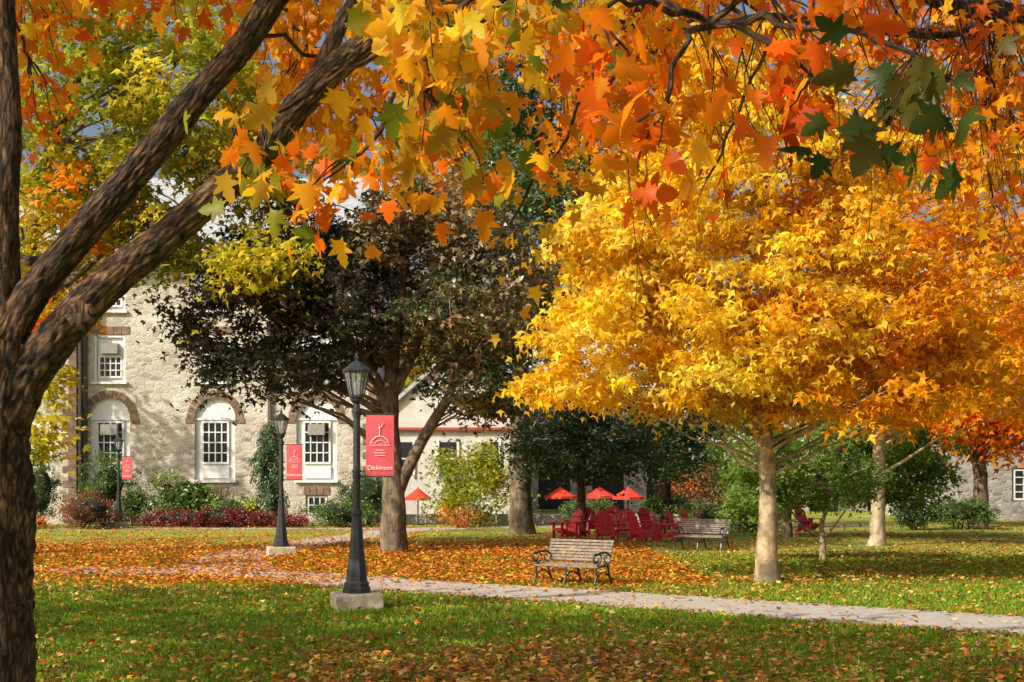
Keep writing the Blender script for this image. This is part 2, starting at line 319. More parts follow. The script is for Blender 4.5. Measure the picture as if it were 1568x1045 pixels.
def field(x,y): return 0.5+0.22*np.sin(x*0.9+1.3*np.sin(y*0.5))+0.2*np.sin(y*0.8+1.7*np.sin(x*0.6+2))+.12*np.sin(x*2.7+2*np.sin(y*1.9))
# grass blades
N=200000; d=13.2+25*rng.uniform(0,1,N)**1.5; x=rng.uniform(-.42,.42,N)*d; X=np.stack([x,d],1); ok=pathdist(X)>0.0; X=X[ok]; N=len(X)
hgt=rng.uniform(0.03,0.085,N); wd=0.006+0.00045*X[:,1]; th=rng.uniform(0,6.28,N); ln=rng.normal(0,0.03,(N,2))
V=np.zeros((N,3,3)); V[:,0,:2]=X-np.stack([np.cos(th)*wd,np.sin(th)*wd],1); V[:,1,:2]=X+np.stack([np.cos(th)*wd,np.sin(th)*wd],1); V[:,2,:2]=X+ln; V[:,2,2]=hgt
gc=pick([(0.09,0.24,0.012),(0.14,0.32,0.015),(0.24,0.38,0.02),(0.38,0.42,0.04)],N)*rng.uniform(0.7,1.2,(N,1))
rawmesh('grass',V.reshape(-1,3),np.arange(3*N).reshape(-1,3),M_grassb,None,np.repeat(gc,3,axis=0))
# fallen leaves
def scatter(N,d0,d1,pw):
    d=d0+(d1-d0)*rng.uniform(0,1,N)**pw; x=rng.uniform(-.42,.42,N)*d; f=np.clip(field(x,d),0,1)
    mid=np.exp(-((d-36)/8)**2)*np.where(x<4,1.0,0.15)
    fore=np.clip((20.5-d)/4.5,0,1)*(0.35+0.65*(x>-2.5))
    den=0.07+1.2*mid*(0.5+f)+1.0*fore*(0.22+.9*f**1.5)+0.22*np.exp(-(((x-5.1)**2+(d-28.4)**2)/16))
    X=np.stack([x,d],1); pd=pathdist(X); den=np.where(pd<0,den*np.where(x<-3,.6,0.22)+0.02,den)
    den=den+0.35*np.exp(-(pd/0.25)**2)
    ok=rng.uniform(0,1,N)<den; x=x[ok];d=d[ok];n=len(x)
    A=pick([(0.80,0.21,0.02),(0.85,0.32,0.03),(0.60,0.13,0.015),(0.35,0.12,0.03),(0.8,0.45,0.06)],n)
    Y=pick([(0.70,0.42,0.07),(0.58,0.26,0.05),(0.34,0.16,0.05),(0.22,0.11,0.045),(0.75,0.55,0.18),(0.50,0.15,0.03)],n)
    wgt=((d>27)&(x<4))|(rng.uniform(0,1,n)<0.15); K=np.where(wgt[:,None],A,Y)*rng.uniform(0.6,1.2,(n,1))
    C=np.stack([x,d,0.018+0.06*rng.uniform(0,1,n)**1.5*(pathdist(np.stack([x,d],1))>0)],1)
    return C,K
C1,K1=scatter(75000,13.2,30,1.25); C2,K2=scatter(135000,28,60,1.0)
v1,f1,c1=leafgeo(C1,rng.uniform(0.05,0.12,len(C1)),K1,TL,1.6,0); v2,f2,c2=leafgeo(C2,rng.uniform(0.08,0.15,len(C2)),K2,RH,2.4,0)
v1[:,2]=np.maximum(v1[:,2],0.016); v2[:,2]=np.maximum(v2[:,2],0.016)
rawmesh('fallen_leaves',np.vstack([v1,v2]),np.vstack([f1,f2+len(v1)]),M_ground_leaf,None,np.vstack([c1,c2]))

# ------------------------------------------------------------ buildings
def facade(root,x0,x1,z0,z1,y,ops,mat,name='front_wall',rev=0.22):
    xs={x0,x1};zs={z0,z1}
    for xc,wd,a,b_,ar in ops: xs|={xc-wd/2,xc+wd/2}; zs|={a,b_}
    xs=sorted(xs);zs=sorted(zs); g=B()
    for i in range(len(xs)-1):
        for j in range(len(zs)-1):
            cx=(xs[i]+xs[i+1])/2;cz=(zs[j]+zs[j+1])/2
            if any(abs(cx-o[0])<o[1]/2 and o[2]<cz<o[3] for o in ops): continue
            g.add([(xs[i],y,zs[j]),(xs[i+1],y,zs[j]),(xs[i+1],y,zs[j+1]),(xs[i],y,zs[j+1])],[(0,1,2,3)])
    for xc,wd,a,b_,ar in ops:
        l,r=xc-wd/2,xc+wd/2
        if ar:
            R=wd/2; zs_=b_-R; arc=[(xc-R*math.cos(t),zs_+R*math.sin(t)) for t in np.linspace(0,math.pi,17)]
            lp=[(p[0],y,p[1]) for p in arc[:9]]+[(l,y,b_)]; rp=[(p[0],y,p[1]) for p in arc[8:]]+[(r,y,b_)]
            g.add(lp,[tuple(range(10))]); g.add(rp,[tuple(range(10))])
            out=[(l,a)]+arc+[(r,a)]
        else: out=[(l,a),(l,b_),(r,b_),(r,a)]
        for k in range(len(out)):
            p,q=out[k],out[(k+1)%len(out)]
            g.add([(p[0],y,p[1]),(q[0],y,q[1]),(q[0],y+rev,q[1]),(p[0],y+rev,p[1])],[(0,1,2,3)])
    return g.obj(name,mat,root)
def sash(gl,wh,xc,y,wd,a,b_,nx=3,nz=4):
    gl.box((xc,y,(a+b_)/2),(wd,0.02,b_-a))
    t=0.05
    for i in range(nx+1): wh.box((xc-wd/2+wd*i/nx,y-0.03,(a+b_)/2),(t if 0<i<nx else 0.09,0.035,b_-a+0.08))
    for j in range(nz+1): wh.box((xc,y-0.035,a+(b_-a)*j/nz),(wd-0.02,0.05,t if 0<j<nz else 0.09))
def quoins(br,x,y,z0,z1,side,depth=0.25):
    z=z0;i=0
    while z<z1-0.2:
        h=0.32; wdt=0.62 if i%2 else 0.36
        br.box((x+side*wdt/2,y+depth/2-0.035,z+h/2),(wdt,depth,h-0.02)); z+=h; i+=1
hall=empty('stone_hall'); Y=64.0
wx=[-18.1,-13.37,-8.79]
ops=[]
for x_ in wx: ops+=[(x_,1.82,1.86,5.62,True),(x_,1.4,6.35,8.47,False),(x_,1.4,9.55,11.2,False)]
ops+=[(-8.79,1.0,0.35,1.25,False),(-13.37,1.0,0.35,1.25,False)]
facade(hall,-19.3,-6.1,0,12,Y,ops,M_lime)
gl=B();wh=B();br=B();ac=B();pi=B()
for k,x_ in enumerate(wx):
    R=0.91; out=[(x_-R,1.86)]+[(x_-R*math.cos(t),4.71+R*math.sin(t)) for t in np.linspace(0,math.pi,17)]+[(x_+R,1.86)]
    wh.add([(a,Y+0.16,b_) for a,b_ in out],[tuple(range(len(out)))])
    sash(gl,wh,x_,Y+0.13,1.15,2.7,4.55,4,4)
    wh.box((x_,Y+0.10,4.68),(1.8,0.08,0.10)); wh.box((x_,Y+0.09,2.3),(1.25,0.06,0.55)); wh.box((x_,Y-0.03,1.88),(1.95,0.28,0.12))
    for t in np.linspace(0.06,math.pi-0.06,11):
        a=t; ri,ro=0.925,1.27; dt=0.128
        q=[(ri,a-dt),(ro,a-dt),(ro,a+dt),(ri,a+dt)]
        vs=[(x_-r*math.cos(b2),Y-0.04,4.71+r*math.sin(b2)) for r,b2 in q]+[(x_-r*math.cos(b2),Y+0.1,4.71+r*math.sin(b2)) for r,b2 in q]
        br.add(vs,[(0,1,2,3),(7,6,5,4),(0,4,5,1),(1,5,6,2),(2,6,7,3),(3,7,4,0)])
    br.box((x_-1.15,Y+0.03,4.62),(0.35,0.15,0.25)); br.box((x_+1.15,Y+0.03,4.62),(0.35,0.15,0.25))
    for z0,z1 in((6.35,8.47),(9.55,11.2)):
        wh.box((x_,Y+0.17,(z0+z1)/2),(1.4,0.03,z1-z0)); sash(gl,wh,x_,Y+0.13,1.0,z0+0.22,z0+1.15,4,3)
        if z0<9: ac.box((x_,Y+0.0,z1-0.62),(0.75,0.35,0.45))
        else: sash(gl,wh,x_,Y+0.13,1.0,z0+1.15,z1-0.1,4,1)
        wh.box((x_,Y-0.03,z0-0.05),(1.6,0.28,0.1))
        for i in range(5): br.box((x_-0.72+0.36*i,Y+0.03,z1+0.2),(0.33,0.14,0.34))
        wh.box((x_-0.65,Y+0.08,(z0+z1)/2),(0.1,0.1,z1-z0)); wh.box((x_+0.65,Y+0.08,(z0+z1)/2),(0.1,0.1,z1-z0)); wh.box((x_,Y+0.08,z1-0.06),(1.18,0.1,0.12))
    if k!=1: ac.box((x_,Y,4.2),(0.75,0.4,0.48))
for x_ in(-8.79,-13.37):
    wh.box((x_,Y+0.17,0.8),(1,0.03,0.9)); sash(gl,wh,x_,Y+0.13,0.8,0.42,1.18,3,2)
    for i in range(4): br.box((x_-0.45+0.3*i,Y+0.03,1.45),(0.26,0.14,0.36))
quoins(br,-6.1,Y,0,11.6,-1)
for xx in(-19.15,-10.9): pi.box((xx,Y-0.12,5.9),(0.13,0.13,11.6)); pi.box((xx,Y-0.10,11.5),(0.3,0.2,0.35))
wh.box((-12.7,Y-0.2,11.85),(13.4,0.6,0.3)); wh.box((-12.7,Y-0.35,12.08),(13.6,0.9,0.16))
ops2=[(-21.2,1.5,2.2,5.0,True),(-21.2,1.3,6.35,8.4,False)]
facade(hall,-23.5,-19.35,0,12,Y-0.8,ops2,M_lime,'pavilion_wall')
for a,b_ in((2.2,5.0),(6.35,8.4)): wh.box((-21.2,Y-0.63,(a+b_)/2),(1.5,0.03,b_-a)); sash(gl,wh,-21.2,Y-0.67,1.0,a+0.3,b_-0.8,3,4)
quoins(br,-19.35,Y-0.8,0,11.7,-1)
s=B(); s.add([(-19.35,Y-0.8,0),(-19.35,Y,0),(-19.35,Y,12),(-19.35,Y-0.8,12)],[(0,1,2,3)])
s.add([(-6.1,Y,0),(-6.1,Y+16,0),(-6.1,Y+16,12),(-6.1,Y+8,17),(-6.1,Y,12)],[(0,1,2,3,4)]); s.add([(-23.5,Y-.8,0),(-23.5,Y+16,0),(-23.5,Y+16,12),(-23.5,Y+8,17),(-23.5,Y-.8,12)],[(0,1,2,3,4)])
s.add([(-23.5,Y+16,0),(-6.1,Y+16,0),(-6.1,Y+16,12),(-23.5,Y+16,12)],[(0,1,2,3)])
s.obj('side_walls',M_lime,hall)
rf=B(); rf.add([(-24,Y-1.4,11.95),(-5.6,Y-0.8,12.17),(-5.6,Y+8,17.2),(-24,Y+8,17.2)],[(0,1,2,3)]); rf.add([(-24,Y+17,11.8),(-5.6,Y+17,11.8),(-5.6,Y+8,17.2),(-24,Y+8,17.2)],[(0,1,2,3)]); rf.obj('roof',M_slate,hall)
gl.obj('window_glass',M_glass,hall); wh.obj('window_frames',M_white,hall); br.obj('brownstone_trim',M_brown,hall); ac.obj('window_air_conditioners',M_ac,hall); pi.obj('downspouts',M_pipe,hall)
# pale gabled wing next to the hall
gb=empty('gabled_building'); Y2=64.5
g=B(); g.add([(-6.08,Y2,0),(0.6,Y2,0),(0.6,Y2,4.4),(-2.8,Y2,7.6),(-6.08,Y2,4.7)],[(0,1,2,3,4)]); g.add([(0.6,Y2,0),(0.6,Y2+12,0),(0.6,Y2+12,4.4),(0.6,Y2,4.4)],[(0,1,2,3)]); g.obj('gable_wall',M_stucco,gb)
t=B(); rfb=B(); rk=B()
for (ax,az),(bx,bz) in(((-6.08,4.7),(-2.8,7.6)),((-2.8,7.6),(0.9,4.1))):
    L_=math.hypot(bx-ax,bz-az); ux,uz=(bx-ax)/L_,(bz-az)/L_; nx,nz=-uz,ux
    q=[(ax,az),(bx,bz),(bx+nx*.16,bz+nz*.16),(ax+nx*.16,az+nz*.16)]
    rk.add([(a,Y2-0.25,c) for a,c in q]+[(a,Y2+.02,c) for a,c in q],[(0,1,2,3),(3,2,6,7),(0,4,5,1)])
    rfb.add([(a,Y2+.02,c) for a,c in q[2:]]+[(a,Y2+12,c) for a,c in q[2:][::-1]],[(0,1,2,3)])
t.box((-2.9,Y2-0.1,4.25),(6.3,0.3,0.12)); t.obj('red_fascia',M_redtrim,gb); rk.obj('rake_boards',M_slate,gb); rfb.obj('roof',M_slate,gb)
wg=B();ww=B()
for x_ in(-4.9,-2.9,-1.0): wg.box((x_,Y2-0.02,2.9),(0.8,0.06,1.5)); ww.box((x_-.45,Y2-.04,2.9),(.1,.1,1.7)); ww.box((x_+.45,Y2-.04,2.9),(.1,.1,1.7)); ww.box((x_,Y2-.06,2.9),(.8,.08,.06))
wg.obj('window_glass',M_glass,gb); ww.obj('window_frames',M_white,gb)
ch=empty('arcade_hall'); Y3=84
ao=[(2.5+3.2*i,1.9,0,3.2,True) for i in range(6)]
facade(ch,0,21,0,7,Y3,ao,M_dst,rev=0.8); g=B(); g.add([(-0.5,Y3-.6,7),(21.5,Y3-.6,7),(21.5,Y3+8,11),(-0.5,Y3+8,11)],[(0,1,2,3)]); g.obj('roof',M_slate,ch)
g=B(); g.box((10.5,Y3+1.0,3.5),(20.8,0.2,6.8)); g.obj('recess_shade_sheet',M_dark,ch)  # near-black sheet paints in the shade behind the arches
g=B(); g.box((10.5,Y3-0.1,4.2),(21,0.3,0.25)); g.obj('string_course',M_white,ch)
# right grey stone house
rh=empty('stone_house'); Y4=68; X4=20.4
hw=[(24.5,1.2,0.9,2.5,False),(29,1.2,0.9,2.5,False),(24.5,1.2,4.6,6.4,False)]
facade(rh,X4,42,0,9,Y4,hw,M_dst)
g=B(); g.add([(X4,Y4,0),(X4,Y4+12,0),(X4,Y4+12,9),(X4,Y4,9)],[(0,1,2,3)]); g.obj('side_wall',M_dst,rh)
g=B(); g.add([(X4-.5,Y4-.5,9),(42,Y4-.5,9),(42,Y4+6,13),(X4-.5,Y4+6,13)],[(0,1,2,3)]); g.obj('roof',M_slate,rh)
gl=B();wh=B()
for x_,_,a,b_,_ in hw: wh.box((x_,Y4+.17,(a+b_)/2),(1.2,.03,b_-a)); sash(gl,wh,x_,Y4+.13,.9,a+.1,b_-.1,2,4)
gl.obj('window_glass',M_glass,rh); wh.obj('window_frames',M_white,rh)
g=B()
for i in range(14): g.box((-4.2+1.0*i,62.5,0.22+0.02*(i%3)),(0.97,0.5,0.42))
g.obj('terrace_wall',M_dst,None,0.03)

# ------------------------------------------------------------ lamps
def lamp(x,y,ped,banner,sc_=1.0):
    root=empty('street_lamp',(x,y,0)); root.scale=(sc_,)*3
    b=B(); b.lathe([(0.54,0),(0.54,0.24),(0.52,0.26)],seg=4,ph=math.pi/4+0.25); b.obj('concrete_footing',M_conc,root,0.015)
    b=B(); b.lathe([(.235,.25),(.235,.34),(.21,.36),(.21,.42),(.18,.45),(.165,.62),(.14,.80),(.112,1.05),(.092,1.35),(.082,1.5),(.10,1.52),(.10,1.57),(.075,1.6)],seg=8,ph=math.pi/8)
    b.lathe([(.062,1.58),(.06,2.2),(.056,3.2)],seg=12)
    b.lathe([(.052,3.14),(.085,3.16),(.085,3.20),(.055,3.23),(.05,3.30),(.10,3.34),(.11,3.38),(.07,3.42)],seg=12)
    b.lathe([(.078,2.2),(.078,2.24)],seg=12)
    zb,zt=3.42,3.82; rb,rt=.115,.205
    b.lathe([(rb+.015,zb-.02),(rb+.02,zb+.02)],seg=6); b.lathe([(rt,zt-.015),(rt+.03,zt+.0),(rt+.03,zt+.03),(.17,zt+.07),(.10,zt+.13),(.06,zt+.16),(.03,zt+.17),(.03,zt+.2),(.045,zt+.22),(.015,zt+.26),(.006,zt+.33)],seg=6)
    for i in range(6):
        a=i*math.pi/3; b.tube([(rb*math.cos(a),rb*math.sin(a),zb),(rt*math.cos(a),rt*math.sin(a),zt)],0.011,5)
        a2=a+math.pi/6; k=math.cos(math.pi/6); b.tube([(rb*k*math.cos(a2),rb*k*math.sin(a2),zb),(rt*k*math.cos(a2),rt*k*math.sin(a2),zt)],0.006,4)
    b.obj('post_and_lantern_frame',M_iron,root)
    b=B(); b.lathe([(rb-.006,zb+.01),(rt-.008,zt-.01)],seg=6,cap=False); b.obj('lantern_glass',M_lglass,root)
    b=B(); b.lathe([(.03,zb),(.035,zb+.12),(.045,zb+.2),(.02,zb+.27)],seg=10); b.obj('bulb',M_white,root)
    if banner:
        b=B()
        for z in(3.13,2.13): b.tube([(0.04,0,z),(0.62,0,z)],0.012,6); b.lathe([(.07,z-.04),(.07,z+.04)],seg=10)
        b.obj('banner_brackets',M_iron,root)
        nx,nz=8,14; V=[];Fc=[]
        for j in range(nz+1):
            for i in range(nx+1):
                u=i/nx;v_=j/nz; V.append((0.15+0.45*u,0.012*math.sin(u*5+v_*3)*math.sin(v_*math.pi)-0.014*(v_>0)*(v_<1),2.13+1.0*v_))
        for j in range(nz):
            for i in range(nx): k=j*(nx+1)+i; Fc.append((k,k+1,k+nx+2,k+nx+1))
        b=B(); b.add(V,Fc); b.obj('banner',M_ban,root,smooth=True)
        b=B(); cx=0.375
        yy=-0.035
        b.tube([(cx-.15,yy,2.66),(cx-.12,yy,2.72),(cx-.06,yy,2.765),(cx,yy,2.78),(cx+.06,yy,2.765),(cx+.12,yy,2.72),(cx+.15,yy,2.66)],0.006,4)
        b.tube([(cx-.10,yy,2.66),(cx-.05,yy,2.70),(cx,yy,2.71),(cx+.05,yy,2.70),(cx+.10,yy,2.66)],0.004,4)
        b.tube([(cx-.17,yy,2.63),(cx+.17,yy,2.63)],0.005,4); b.tube([(cx,yy,2.78),(cx,yy,2.93),(cx-.02,yy,2.97)],0.006,4); b.tube([(cx-.03,yy,2.90),(cx+.03,yy,2.93),(cx+.05,yy,2.99)],0.005,4)
        for z,l in((2.55,.08),(2.51,.12),(2.47,.1)): b.box((cx,yy,z),(l*2*.8,.003,.008))
        b.obj('banner_emblem',M_white,root)
        cu=bpy.data.curves.new('t','FONT'); cu.body='Dickinson'; cu.size=0.100; cu.align_x='CENTER'; to=bpy.data.objects.new('t',cu); COL.objects.link(to)
        dg=bpy.context.evaluated_depsgraph_get(); me=bpy.data.meshes.new_from_object(to.evaluated_get(dg)); bpy.data.objects.remove(to)
        me.materials.clear(); me.materials.append(M_white); tm=bpy.data.objects.new('banner_lettering',me); COL.objects.link(tm); tm.parent=root; tm.location=(cx,-0.035,2.24); tm.rotation_euler=(math.pi/2,0,0)
    return root
lamp(-2.5,22.9,1,1,1.0); lamp(-6.15,37.9,1,1,0.95); lamp(-16.1,58.2,1,1,0.93)

# ------------------------------------------------------------ benches
def bench(x,y,rz,Lw=1.45):
    root=empty('park_bench',(x,y,0)); root.rotation_euler=(0,0,rz)
    wd=B()
    for i in range(6): wd.box((0,-0.24+0.085*i,0.43-0.012*abs(i-3)),(Lw,0.066,0.028))
    for i in range(7):
        t_=i/6; wd.box((0,0.22+0.14*t_,0.50+0.36*t_),(Lw,0.025,0.046),0,-0.36)
    wd.obj('seat_and_back_slats',M_wood,root,0.004)
    ir=B()
    for sx in(-Lw/2+.04,0,Lw/2-.04):
        def q(l): return [(sx,a,b_) for a,b_ in l]
        ir.tube(q([(-.34,.0),(-.29,.10),(-.25,.22),(-.26,.36),(-.22,.41)]),0.024,6)
        ir.tube(q([(.36,.0),(.30,.12),(.22,.25),(.18,.40),(.24,.5),(.39,.88)]),0.024,6)
        ir.tube(q([(-.26,.40),(0,.39),(.2,.41)]),0.02,6); ir.tube(q([(-.26,.18),(-.1,.27),(0,.29),(.1,.27),(.25,.18)]),0.015,6)
        ir.box((sx,-.35,.012),(.05,.09,.024)); ir.box((sx,.37,.012),(.05,.09,.024))
        if sx!=0:
            arc=[(-.26+.0,.62)]+[(-.27-.085*math.sin(t_),.555+.085*math.cos(t_)) for t_ in np.linspace(0,4.6,12)]
            ir.tube(q([(.27,.60),(.1,.66),(-.1,.655)]+arc),0.025,6)
            ir.tube(q([(-.22,.41),(-.1,.47),(-.05,.56),(-.12,.64)]),0.016,6); ir.tube(q([(.19,.44),(.08,.47),(.04,.54),(.1,.6),(.16,.56)]),0.014,6)
    for xx in(-Lw/4,Lw/4): ir.tube([(xx-Lw/4+.04,.15,.22),(xx,.15,.3),(xx+Lw/4-.04,.15,.22)],0.01,5)
    ir.obj('cast_iron_frames',M_iron,root)
bench(1.18,27.7,math.radians(-34)); bench(5.42,40.7,math.radians(-30),1.5)

# ------------------------------------------------------------ adirondack chairs
def chairmesh():
    b=B()
    for i in range(6): b.box((0,-0.28+0.09*i,0.37-0.028*i),(0.52,0.08,0.02),0,-0.3)
    for i in range(7):
        a=(i-3); h=0.86-0.018*a*a; t_=0.42
        b.box((a*0.083,0.22+h*0.5*math.sin(t_)*0.95,0.22+h*0.5*math.cos(t_)),(0.072,0.02,h),0,-t_)
    b.box((0,0.28,0.45),(0.56,0.03,0.07),0,-.4); b.box((0,0.42,0.80),(0.5,0.03,0.06),0,-.4)
    for s_ in(-1,1):
        b.box((s_*.27,-.30,.28),(.03,.10,.56)); b.box((s_*.33,-.05,.57),(.14,.72,.025)); b.box((s_*.25,0.06,.22),(.03,.85,.11),0,-.32)
        b.box((s_*.30,.26,.30),(.03,.08,.54))
    b.box((0,-.33,.33),(.54,.025,.11))
    me=bpy.data.meshes.new('adirondack_chair'); me.from_pydata(b.v,[],b.f); me.materials.append(M_redp); return me
cm=chairmesh()
for u,v_,rz in [(866,826,-60),(884,822,-35),(908,820,20),(930,829,160),(958,823,-10),(985,830,120),(1000,822,40),(1022,829,75),(1046,826,100),(1066,823,60),(1090,824,85),(1240,818,40),(944,817,10)]:
    d_=2.15*F/(v_-728); ob=bpy.data.objects.new('adirondack_chair',cm); COL.objects.link(ob); ob.location=((u-784)*d_/F,d_,0); ob.rotation_euler=(0,0,math.radians(rz))
for u,d_,s_ in((858,66,.8),(918,67,.78),(962,64,.75),(640,61.5,.6)):
    r_=empty('patio_umbrella',((u-784)*d_/F,d_,0)); b=B(); b.lathe([(.03,0),(.03,1.6)],seg=8); b.lathe([(.25,0),(.25,.06)],seg=12); b.obj('pole',M_iron,r_)
    b=B(); R=.95*s_; b.lathe([(R,1.06),(R+.01,1.18),(R*.5,1.38),(.05,1.58),(.02,1.64)],seg=8,cap=False); b.obj('canopy',M_umb,r_)
for u in(1000,1036):
    b=B(); d_=56; b.lathe([(.28,0),(.34,.5),(.40,.55),(.40,.62),(.33,.6)],((u-784)*d_/F,d_,0),16); b.obj('planter',M_pot)

# ------------------------------------------------------------ palettes
YEL=[(0.93,0.58,0.02),(0.95,0.68,0.04),(0.92,0.50,0.015),(0.95,0.74,0.10)]
GLD=[(0.93,0.42,0.012),(0.94,0.52,0.02),(0.90,0.33,0.010)]
ORG=[(0.93,0.23,0.006),(0.94,0.32,0.010),(0.88,0.16,0.006),(0.94,0.42,0.015)]
RED=[(0.68,0.08,0.006),(0.80,0.13,0.008),(0.50,0.05,0.008)]
YG=[(0.58,0.52,0.03),(0.40,0.42,0.03),(0.22,0.28,0.02),(0.78,0.60,0.04)]
GRN=[(0.07,0.14,0.018),(0.11,0.20,0.025),(0.17,0.26,0.035)]
LGR=[(0.26,0.38,0.07),(0.35,0.45,0.11),(0.17,0.28,0.04)]
DGR=[(0.025,0.055,0.014),(0.04,0.075,0.018),(0.06,0.10,0.025)]
PUR=[(0.055,0.040,0.024),(0.035,0.042,0.016),(0.075,0.045,0.030),(0.04,0.055,0.018)]
BRN=[(0.36,0.25,0.12),(0.25,0.19,0.075),(0.40,0.22,0.10),(0.17,0.17,0.055)]
BUR=[(0.24,0.02,0.02),(0.32,0.04,0.03),(0.16,0.02,0.015)]

# ------------------------------------------------------------ mid trees
D=28.4
tree('yellow_maple_tree',[S(1175,895,D),S(1174,860,D),S(1176,760,D),S(1170,640,D),S(1166,480,D),S(1160,330,D),S(1157,200,D),S(1158,70,D)],[.30,.22,.18,.145,.11,.085,.06,.03],
 [E(1000,590,D,185,35,2.6,60,YEL),E(1290,600,D,190,40,2.6,60,GLD+YEL[:1]),E(950,500,D,135,70,2.2,62,YEL),E(1370,480,D+.6,130,80,2.4,65,GLD),E(1480,540,D+.8,80,55,1.8,30,GLD+ORG[3:]),E(1165,545,D-.8,110,60,1.6,55,YEL),E(1240,480,D-1,110,60,1.4,40,YEL+GLD),
  E(1100,440,D,180,80,2.4,80,YEL),E(1270,370,D,140,90,2.0,64,YEL+GLD),E(1050,310,D,150,90,1.9,66,YEL),E(940,390,D,90,80,1.6,36,YEL),E(1160,200,D,130,90,1.6,60,YEL),E(1140,90,D,110,60,1.2,40,YEL),E(1300,250,D,90,70,1.4,26,YEL+GLD)],
 62,0.22,0.2,M_barkt,M_leaf,TL,90,0.035,14,0.3,0.7,0.3,0.05,None,0.2,0.02,0.45)
D=43.4
tree('golden_maple_tree',[S(1343,838,D),S(1344,820,D),S(1345,740,D),S(1350,600,D),S(1370,400,D),S(1385,250,D)],[.36,.24,.21,.17,.12,.05],
 [E(1450,560,D,150,80,3.5,100,GLD+ORG[1:2]),E(1300,600,D,110,40,3,35,GLD),E(1460,420,D,150,110,3.5,110,GLD),E(1380,290,D,170,120,3.5,105,GLD+YEL[:1]),E(1480,200,D,140,110,3,80,GLD+YEL),E(1300,150,D,100,90,2.5,50,GLD+YEL)],
 46,0.36,0.25,M_barkp,M_leaf,TL,80,0.06,10)
D=59
tree('orange_maple_tree',[S(1500,808,D),S(1502,740,D),S(1500,690,D),S(1510,560,D),S(1515,420,D)],[.38,.30,.26,.18,.08],
 [E(1500,600,D,110,60,4,80,ORG),E(1540,640,D,70,45,3,50,ORG+RED[1:2]),E(1530,520,D,110,90,4,90,ORG+GLD),E(1560,420,D,100,100,4,60,ORG+YEL),E(1440,640,D,70,45,2,46,ORG),E(1620,560,D,90,120,4,50,ORG)],46,0.5,0.32,M_barkg,M_leaf,TL,60,0.08,9,
 extra=[([S(1502,720,D),S(1475,685,D),S(1440,640,D)],[.16,.12,.05]),([S(1501,700,D),S(1530,660,D),S(1560,600,D)],[.16,.12,.05])])
D=39.3
tree('copper_maple_tree',[S(602,850,D),S(602,835,D),S(603,760,D),S(600,700,D),S(598,600,D),S(610,480,D),S(630,350,D)],[.50,.37,.33,.27,.22,.15,.05],
 [E(370,485,D,110,80,2.6,75,PUR),E(460,400,D,120,90,2.6,75,PUR),E(430,560,D,100,40,2.4,38,PUR),E(540,480,D,110,80,3,70,PUR+DGR[1:2]),E(650,350,D,120,75,2.6,80,PUR[:2]+BRN*2),
  E(760,430,D-.5,100,90,2.6,85,BRN+DGR[2:]+PUR[:1]),E(715,510,D-.5,115,60,2.8,66,BRN+DGR[1:]),E(745,590,D,70,40,2,30,DGR+BRN[:1]),E(560,360,D,90,60,2,36,PUR+BRN[:2])],
 60,0.28,0.21,M_barkg,M_dleaf,TL,100,0.06,14,step=0.25,
 extra=[([S(603,760,D),S(625,715,D),S(655,660,D),S(690,600,D),S(720,520,D)],[.22,.19,.15,.12,.06]),([S(600,640,D),S(570,570,D),S(520,500,D),S(450,440,D)],[.17,.14,.1,.05]),([S(598,610,D),S(640,520,D),S(650,440,D)],[.17,.13,.06])])
D=52
tree('oak_tree',[S(799,820,D),S(798,800,D),S(797,720,D),S(796,600,D),S(800,400,D),S(803,200,D)],[.55,.44,.40,.34,.22,.08],
 [E(810,560,D,80,50,3,34,DGR+BRN),E(800,400,D,110,90,3,70,DGR+BRN[:1]),E(800,270,D,80,90,3,60,DGR+GRN),E(800,150,D,50,60,2,34,DGR)],46,0.45,0.26,M_barkg,M_dleaf,RH,50,0.08,10)
D=50
tree('yew_tree',[S(889,822,D),S(890,760,D),S(890,700,D),S(892,620,D)],[.2,.16,.14,.06],
 [E(890,700,D,110,32,2.6,80,DGR+GRN[:1]),E(840,670,D,70,30,2,36,DGR),E(930,660,D,80,35,2,50,DGR+GRN[:1]),E(880,635,D,60,30,1.5,32,DGR)],60,0.36,0.16,M_barkd,M_dleaf,RH,40,0.05,8,flat=0.25,lift=0.02)
D=56
tree('pine_tree',[S(1018,812,D),S(1018,740,D),S(1018,600,D)],[.3,.24,.12],
 [E(1030,690,D,75,35,2.6,50,DGR+GRN[:1]),E(1050,630,D,90,50,2.6,60,DGR+GRN),E(1000,600,D,70,60,2.5,40,DGR)],60,0.42,0.2,M_barkd,M_dleaf,RH,30,0.06,8,flat=0.3)
D=36
tree('dogwood_tree',[S(1260,861,D),S(1260,835,D),S(1258,812,D),S(1262,790,D),S(1275,760,D),S(1280,700,D)],[.10,.075,.065,.05,.03,.015],
 [E(1185,715,D,80,45,1.4,75,LGR),E(1230,685,D,95,38,1.6,60,GRN[1:]+LGR),E(1160,765,D,48,28,1,34,LGR),E(1290,735,D,75,38,1,44,GRN[1:]+LGR)],54,0.17,0.13,M_barkp,M_leaf,TL,35,0.03,8,zmin=0.6,step=0.1,
 extra=[([S(1259,822,D),S(1240,812,D),S(1225,802,D),S(1205,770,D)],[.05,.04,.03,.012]),([S(1259,826,D),S(1275,808,D),S(1300,775,D)],[.045,.035,.012])])
D=49
